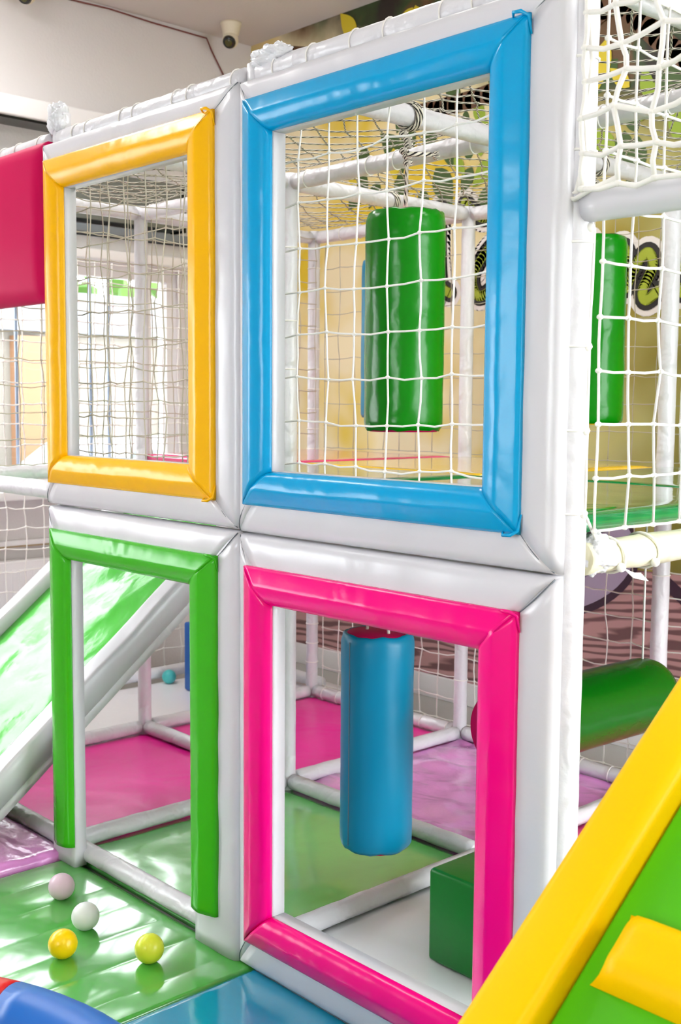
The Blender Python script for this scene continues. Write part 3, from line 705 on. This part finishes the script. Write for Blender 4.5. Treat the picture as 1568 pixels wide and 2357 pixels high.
# speckled roof net: one per bay, diagonal mesh
def roofnet(x0, x1, y0, y1, label, seed):
    rnd = random.Random(seed); g = G(); st_ = .13; z = 2.612
    nu = int((x1 - x0) / st_); nv = int((y1 - y0) / (st_ * .68)); P = {}
    for i in range(nu + 1):
        for j in range(nv + 1):
            x = x0 + (x1 - x0) * (i + (.5 if j % 2 else 0)) / nu; x = min(x, x1)
            sg_ = -.03 * math.sin(PI * i / nu) * math.sin(PI * j / nv)
            P[i, j] = Vector((x + rnd.uniform(-.008, .008), y0 + (y1 - y0) * j / nv + rnd.uniform(-.008, .008), z + sg_ + rnd.uniform(-.005, .005)))
    for i in range(nu + 1):
        for j in range(nv):
            for di in ((0, 1) if j % 2 else (-1, 0)):
                if 0 <= i + di <= nu:
                    p, q = P[i, j], P[i + di, j + 1]; m_ = (p + q) / 2 + Vector((0, 0, -rnd.uniform(0, .008))); g.tube([p, m_, q], .0030, 5, False)
            g.ball(P[i, j], .0055, 6, 4, (1.4, .9, .8))
    for j in (0, nv): g.tube([P[i, j] for i in range(nu + 1)], .003, 5)
    o = g.out('roof_net', M['speckle']); tag(o, label, 'net', 'speckled roof nets'); return o
for i in range(3):
    for k in range(2):
        roofnet(X[i + 1] + .01, X[i] - .01, Yg[k] + .04, Yg[k + 1] - .01, 'black-flecked rope net roofing the %s, %s row' % (('right bay', 'centre bay', 'left bay')[i], ('front', 'rear')[k]), 20 + i * 2 + k)
# lashings over the cream side beam
for k, y in enumerate((2.22, 2.36, 2.62, 2.9)):
    t = thing('rope_lashing', ('frayed white rope tie round the cream side beam nearest the post', 'second white rope loop round the cream side beam', 'third rope loop round the cream side beam', 'farthest rope loop round the cream side beam')[k], 'rope tie', (X[0], y, 1.3), 'rope ties on the cream beam')
    g = G(); ring(g, (X[0], y, 1.315), (0, 1, .1), .043, .0035, 24, .008); g.out('loop', M['rope'], t)
    g = G(); g.ball((X[0] + .04, y - .005, 1.29), .011, 8, 6); g.out('knot', M['rope'], t)
    if k == 0:
        g = G()
        for q in range(6): g.tube([(X[0] + .045, y, 1.287), (X[0] + .05, y + .03, 1.275 - q * .002), (X[0] + .05, y + .06 + .006 * q, 1.272 - q * .004)], .0016, 5)
        g.out('frayed_end', M['rope'], t)
# rope edge line of the side net down the right post
for k, (z0, z1) in enumerate(((1.42, 1.62), (1.62, 1.80), (1.80, 2.0), (2.0, 2.4))):
    pass
g = G(); g.tube([(X[0] + .034, 2.085, 2.03), (X[0] + .037, 2.078, 1.9), (X[0] + .034, 2.072, 1.78), (X[0] + .036, 2.075, 1.7), (X[0] + .033, 2.068, 1.6), (X[0] + .037, 2.075, 1.5), (X[0] + .036, 2.075, 1.42), (X[0] + .02, 2.14, 1.36)], .0036, 6)
for z in (2.03, 1.78, 1.6, 1.42): g.ball((X[0] + .034, 2.07, z), .011, 8, 6)
tag(g.out('edge_rope', M['rope']), 'knotted white rope lacing the side net to the right post', 'rope')
g = G(); g.tube([(X[0] + .03, 2.045, 2.5), (X[0] + .05, 2.04, 2.36), (X[0] + .03, 2.045, 2.25), (X[0] + .04, 2.04, 2.18), (X[0] + .02, 2.035, 2.1), (X[0] - .01, 2.035, 2.098), (X[0] + .02, 2.03, 2.085), (X[0] + .06, 2.03, 2.1), (X[0] + .12, 2.035, 2.118)], .0055, 7)
tag(g.out('edge_rope', M['rope']), 'thick white rope tying the coarse net at the rail end', 'rope')

# ------------------------------------------------------------------ hanging bags
def bag(x, y, z0, z1, r, m, capm, label, name='punch_bag', top=2.53, rope=True, seed=0.0, seamx=None, group='hanging padded bags'):
    t = thing(name, label, 'punch bag', (x, y, z0), group); g = G(); n = 40
    L = z1 - z0
    prof = [(0, r * .6), (0.0, r * .93), (.012, r * .985), (.03, r)] + [(.03 + (L - .06) * k / 14, r * (1 + .004 * math.sin(k * 2.1))) for k in range(1, 15)] + [(L - .022, r * .985), (L - .006, r * .95), (L, r * .9), (L - .004, r * .8)]
    base = []
    for (h, q) in prof:
        for k in range(n):
            a = 2 * PI * k / n; f = min(h, L - h)
            w = 1 + (.020 * noise.noise(Vector((math.cos(a) * 4, math.sin(a) * 4, h * 5 + seed))) if f > .02 else .03 * noise.noise(Vector((math.cos(a) * 6, math.sin(a) * 6, seed)))) 
            zz = h + (.007 * noise.noise(Vector((math.cos(a) * 3, math.sin(a) * 3, seed + 4))) if f < .03 else 0)
            g.v.append(Vector((x + q * w * math.cos(a), y + q * w * math.sin(a), z0 + zz))); g.uv.append((0, 0))
    for j in range(len(prof) - 1):
        for k in range(n): g.f.append((j * n + k, j * n + (k + 1) % n, (j + 1) * n + (k + 1) % n, (j + 1) * n + k))
    g.f.append(tuple(range(n))[::-1])
    g.out('cover', m, t)
    g = G(); g.tube([(x, y, z1 - .02), (x, y, z1 - .003), (x, y, z1 + .001)], [r * .86, r * .86, r * .8], 32); o = g.out('end_cap', capm, t); o['label'] = 'differently coloured round end cap'
    g = G(); g.tube([(x, y, z0 - .004), (x, y, z0 + .004)], [r * .85, r * .9], 32); o = g.out('end_cap', capm, t)
    if seamx is not None:
        a = seamx; g = G(); g.tube([(x + (r + .0005) * math.cos(a), y + (r + .0005) * math.sin(a), z0 + .02 + (L - .04) * k / 8) for k in range(9)], .0013, 5); g.out('seam', M['seam'], t)
    if rope:
        g = G(); g.tube([(x, y, z1 - .002), (x + .002, y, z1 + (top - z1) * .5), (x, y, top - .09)], .0058, 7)
        g.tube([(x, y - .008, z1), (x + .005, y - .006, z1 + .03), (x - .004, y + .004, z1 + .07)], .007, 7)
        for k in range(6): g.ball((x + .008 * math.sin(k * 2.2), y + .006 * math.cos(k * 2), top - .11 + k * .018), .016, 8, 6, (1, 1, .8))
        g.tube([(x + .02, y - .02, top - .09), (x + .03, y + .03, top - .085), (x + .035, y + .075, top - .08)], .008, 7)
        for q in range(7): g.tube([(x + .035, y + .075, top - .08), (x + .04 + .012 * math.cos(q), y + .1, top - .08 + .014 * math.sin(q))], .003, 5)
        g.out('rope', M['speckle'], t)
        g = G(); ring(g, (x, y, 2.565), (0, 1, .05), .041, .0065, 24, .01); ring(g, (x, y + .016, 2.565), (0, 1, -.05), .041, .0065, 24, .01); g.out('rope_loop', M['speckle'], t)
    return t
bag(-2.605, 2.68, 1.572, 2.262, .128, M['bag_green'], M['crimson'], 'large green hanging bag seen through the blue-framed window', seed=1)
bag(-2.60, 2.57, .222, .925, .118, M['bag_blue'], M['crimson'], 'blue hanging bag seen through the hot pink window frame', rope=False, seed=2, seamx=-PI / 2 - .05)
bag(-2.605, 3.70, 1.59, 2.29, .128, M['bag_green'], M['orange'], 'green hanging bag with an orange end, behind the right side net', seed=3)
bag(-3.71, 3.71, 1.6, 2.3, .120, M['bag_blue'], M['orange'], 'blue hanging bag almost hidden behind the large green bag', seed=4)
g = G()
for a in (-1, 1): g.tube([(-2.6 + a * .05, 2.57, .92), (-2.6 + a * .03, 2.57, 1.1), (-2.605, 2.57, 1.30)], .005, 6)
o = g.out('bag_sling', M['rope'], None); tag(o, 'pair of short ropes holding the blue bag under the deck', 'rope')

# roller
t = thing('foam_roller', 'dark green horizontal foam roller with a crimson end, hung in the right bay', 'roller', (-2.15, 3.0, .67))
a = Vector((-2.165, 2.66, .672)); b_ = Vector((-2.13, 3.44, .672)); d = (b_ - a).normalized(); r = .125
g = G(); g.tube([a, a + d * .004, a + d * .02] + [a.lerp(b_, k / 12) for k in range(1, 12)] + [b_ - d * .03, b_ - d * .008, b_], [r * .93, r * .97, r] + [r] * 11 + [r * .98, r * .93, r * .85], 40, True, .012, 2); g.out('cover', M['roller_green'], t)
g = G(); g.tube([a - d * .003, a + d * .003], r * .93, 36); g.out('end_cap', M['crimson'], t)
g = G(); g.tube([a + d * .06 + Vector((0, 0, r)), a + d * .06 + Vector((0, 0, .63 - .0))], .005, 6); g.out('rope', M['rope'], t); g = G(); g.tube([b_ - d * .06 + Vector((0, 0, r)), b_ - d * .06 + Vector((0, 0, .63))], .004, 6); g.out('rope', M['rope'], t)
# white fluff on the near cap
g = G(); g.ball(a + Vector((-.03, -.012, -.02)), .016, 8, 6, (.7, .5, 1.8)); g.out('torn_foam', M['rope'], t)
# block
o = box('foam_block', -2.235, -1.72, 2.43, 2.86, .006, .29, M['block_green'], None, .014); tag(o, 'dark green padded cube block on the white mat inside the pink frame', 'foam block')
o = box('foam_block', -5.42, -5.08, 3.78, 4.1, .001, .40, mat('block_blue', (0, 95, 185), .4), None, .014); tag(o, 'small blue foam block beside the teal ball', 'foam block')

# ------------------------------------------------------------------ balls
def toyball(x, y, z, r, rgb, label):
    g = G(); g.ball((x, y, z + r), r, 40, 24)
    m = mat('ball_' + label.split()[0], rgb, .3); o = g.out('play_ball', m)
    m.node_tree.nodes['Principled BSDF'].inputs['Subsurface Weight'].default_value = .15; m.node_tree.nodes['Principled BSDF'].inputs['Subsurface Radius'].default_value = (.01, .01, .01)
    tag(o, label, 'ball', 'plastic play balls'); return o
toyball(-2.981, 1.637, -.002, .0435, (255, 215, 0), 'yellow plastic ball on the green mat, nearest of the group of three')
toyball(-3.101, 1.783, -.002, .0435, (226, 232, 228), 'white plastic ball on the green mat')
toyball(-3.352, 1.839, -.002, .0435, (226, 200, 214), 'pale pink plastic ball on the green mat')
toyball(-2.784, 1.813, -.002, .0435, (222, 232, 60), 'lime green plastic ball on the green mat')
toyball(-3.035, 1.405, -.002, .0435, (250, 190, 0), 'golden yellow ball cut off by the left edge of the photo')
toyball(-5.60, 3.80, 0, .042, (80, 200, 200), 'teal plastic ball by the low kerb far back')

# ------------------------------------------------------------------ slide (runs down towards the viewer at the left)
t = thing('slide', 'green padded slide with white side rails at the left', 'slide', (-4.27, 3.1, 1.3))
def sl(x, y, dz=0):
    return Vector((x, y, (y - 1.42) * .80 + dz))   # rail top plane
def slab(name, x0, x1, ya, yb, top, thick, m, n=40, amp=.0, bw=.01, seed=0.0):
    g = G(); vs = []; fs = []; nxs = 12
    for j in range(n + 1):
        y = ya + (yb - ya) * j / n
        for i in range(nxs + 1):
            u = i / nxs; x = x0 + (x1 - x0) * u
            e = 0 if i in (0, nxs) else 1
            h = (top + (amp * noise.noise(Vector((x * 5, y * 4, seed))) if e else -.012)) if True else 0
            p = sl(x, y, h); vs.append(p)
        vs.append(sl(x1, y, top - thick)); vs.append(sl(x0, y, top - thick))
    P = nxs + 3
    for j in range(n):
        for k in range(P): a_ = j * P + k; c_ = j * P + (k + 1) % P; fs.append((a_, c_, c_ + P, a_ + P))
    fs.append(tuple(range(P))[::-1]); fs.append(tuple(n * P + k for k in range(P)))
    return link(name, vs, fs, m, t)
ya, yb = 1.35, 3.07
slab('slide_bed', -4.68, -3.86, ya, yb, -.055, .05, M['slide_green'], amp=.018, seed=3)
slab('side_rail', -3.86, -3.765, ya, yb, 0, .13, M['white'], amp=.008, seed=5)
slab('side_rail', -4.775, -4.68, ya, yb, 0, .13, M['white'], amp=.008, seed=6)
slab('base_board', -3.84, -3.775, ya, yb, -.131, .05, M['white_tube'], seed=7)

# ------------------------------------------------------------------ climbing ramp (foreground right)
t = thing('climbing_ramp', 'green climbing ramp with a thick yellow side rail and yellow rung', 'climbing ramp', (-1.0, 1.2, .5))
K = .731; A = math.atan(K)
du = Vector((0, math.cos(A), math.sin(A))); dn = Vector((0, -math.sin(A), math.cos(A)))
P0 = Vector((-1.12, 1.281, .702))     # point on the rail's left top edge
def ramp_box(name, x0, x1, s0, s1, n0, n1, m, bw, n=1, parent=t):
    vs = []
    for s_ in (s0, s1):
        for (x, h) in ((x0, n0), (x1, n0), (x1, n1), (x0, n1)): q = Vector((0, P0.y, P0.z)) + du * s_ + dn * h; vs.append(Vector((x, q.y, q.z)))
    fs = [(3, 2, 1, 0), (4, 5, 6, 7), (0, 1, 5, 4), (1, 2, 6, 5), (2, 3, 7, 6), (3, 0, 4, 7)]
    o = link(name, vs, fs, m, parent, False)
    bm = bmesh.new(); bm.from_mesh(o.data); bmesh.ops.recalc_face_normals(bm, faces=bm.faces); bm.to_mesh(o.data); bm.free()
    bevel(o, bw, 6); return o
ramp_box('side_rail', -1.125, -1.015, -1.15, .93, -.14, .0, M['yellow'], .022)
ramp_box('ramp_bed', -1.013, .02, -1.15, .93, -.12, -.05, M['ramp_green'], .008)
ramp_box('side_rail', .022, .13, -1.15, .93, -.14, .0, M['yellow'], .022)
# rung: puffy pillow with pinched corners
def pillow(x0, x1, s0, s1, hb, H_, m):
    nx_, ny_ = 40, 16; vs = []; fs = []
    for sgn in (1, 0):
        for j in range(ny_ + 1):
            for i in range(nx_ + 1):
                u = i / nx_; v = j / ny_; eu = min(u, 1 - u) * (x1 - x0); ev = min(v, 1 - v) * (s1 - s0)
                f = min(1, eu / .045) ; gq = min(1, ev / .045); f = math.sqrt(max(0, 1 - (1 - f) ** 2)); gq = math.sqrt(max(0, 1 - (1 - gq) ** 2))
                pin = 1 - .10 * math.sin(PI * v) * (1 - f) ; x = x0 + (x1 - x0) * u
                if u < .5: x += .012 * math.sin(PI * v) * (1 - f)
                s_ = s0 + (s1 - s0) * v
                h = hb + (H_ * f * gq if sgn else 0) + (.002 * noise.noise(Vector((x * 9, s_ * 9, 0))) if sgn else 0)
                q = Vector((0, P0.y, P0.z)) + du * s_ + dn * h; vs.append(Vector((x, q.y, q.z)))
    N_ = (nx_ + 1) * (ny_ + 1)
    for j in range(ny_):
        for i in range(nx_):
            a_ = j * (nx_ + 1) + i; fs.append((a_, a_ + 1, a_ + nx_ + 2, a_ + nx_ + 1)); c_ = a_ + N_; fs.append((c_, c_ + nx_ + 1, c_ + nx_ + 2, c_ + 1))
    return link('rung', vs, fs, m, t)
pillow(-.985, -.02, .165, .30, -.049, .045, M['yellow'])

# ------------------------------------------------------------------ ball-pit rim (bottom left)
t = thing('round_pool_rim', 'curved padded pool rim in red and blue at the bottom left corner', 'ball pit', (-2.35, .55, 0))
def arc(name, a0, a1, m, C0, RR, z0, z1, th):
    vs = []; fs = []; n = 24
    prof = []
    for k in range(13):
        a_ = PI * k / 12; prof.append((th / 2 * math.cos(a_), z1 - th / 2 + th / 2 * math.sin(a_)))
    prof = [(th / 2, z0)] + prof + [(-th / 2, z0)]
    P = len(prof)
    for i in range(n + 1):
        a_ = a0 + (a1 - a0) * i / n
        for (dr, z) in prof: vs.append((C0[0] + (RR + dr) * math.cos(a_), C0[1] + (RR + dr) * math.sin(a_), z))
    for i in range(n):
        for k in range(P): q = i * P + k; w = i * P + (k + 1) % P; fs.append((q, w, w + P, q + P))
    fs.append(tuple(range(P))[::-1]); fs.append(tuple(n * P + k for k in range(P)))
    o = link(name, vs, fs, m, t)
    bm = bmesh.new(); bm.from_mesh(o.data); bmesh.ops.recalc_face_normals(bm, faces=bm.faces); bm.to_mesh(o.data); bm.free()
    return o
C0 = (-1.934, .453); RR = .70
segs = [('ring_blue', .2, 1.995), ('ring_red', 2.0, 2.6), ('yellow', 2.605, 3.6), ('ring_blue', 3.605, 4.6), ('ring_red', 4.605, 5.6), ('yellow', 5.605, 6.48)]
for nm, a0, a1 in segs:
    o = arc('rim_section', a0, a1, M[nm], C0, RR, -.02, .40, .16)

# ------------------------------------------------------------------ outside the window
struct(box('ground_1', -14, -6.41, -6, 12, -.2, -.1, M['asphalt']))  # asphalt ground outdoors, beyond the window wall
struct(box('ground_2', XR + .21, 12, -6, 12, -.2, -.1, M['asphalt']))  # asphalt ground outdoors, beyond the added right-hand opening
t = thing('fence', 'cream boarded fence with orange posts outside the window', 'fence', (-10.5, 3, 0))
box('boards', -10.5, -10.42, -2, 12, -.1, 2.35, M['fence_grey'], t)
for y in (3.6, 5.25, 7.0, 8.7): box('fence_post', -10.42, -10.3, y, y + .32, -.1, 2.3, M['fence_post'], t)
box('coping', -10.6, -10.3, -2, 12, 2.35, 2.75, mat('coping', (110, 112, 116), .9), t)
t = thing('tree', 'sunlit green tree beyond the fence outside the window', 'tree', (-12.5, 6, 0))
g = G(); g.tube([(-12.5, 6, -.1), (-12.5, 6, 3)], .12, 8); g.out('trunk', M['m_branch'], t)
g = G(); rr = random.Random(3)
for k in range(420):
    c = Vector((-12.5 + rr.gauss(0, .5), 5.6 + rr.gauss(0, 1.7), 3.6 + rr.gauss(0, .55))); g.ball(c, rr.uniform(.08, .2), 5, 3)
g.out('foliage', M['foliage'], t, False)
t = thing('car', 'white parked car outside the window', 'car', (-8.6, 5, 0))
vs = []; prof = [(-2.1, .3), (-2.1, .75), (-1.6, .95), (-.9, 1.02), (-.4, 1.42), (.9, 1.46), (1.6, 1.05), (2.1, .95), (2.15, .3)]
for x in (-9.4, -7.8):
    for (y, z) in prof: vs.append((x + (0.12 if z > 1.2 and x < -9 else (-.12 if z > 1.2 else 0)), 5.4 + y, z - .1))
P = len(prof); fs = [tuple(range(P)), tuple(range(2 * P - 1, P - 1, -1))] + [(k, k + P, (k + 1) % P + P, (k + 1) % P) for k in range(P)]
bevel(link('body', vs, fs, M['car_white'], t, False), .05)
g = G(); g.v = [Vector(v) for v in [(-7.83, 4.55, .92), (-7.83, 6.75, .97), (-7.9, 6.25, 1.3), (-7.9, 5.05, 1.28)]]; g.f = [(0, 1, 2, 3)]; g.uv = [(0, 0)] * 4
g.out('side_window', M['car_glass'], t, False)
for y in (4.0, 6.8):
    g = G(); g.tube([(-7.95, y, .2), (-7.72, y, .2)], .3, 24); g.out('wheel', M['tyre'], t)

for o in list(bpy.data.objects):
    if '_w' in o: del o['_w']
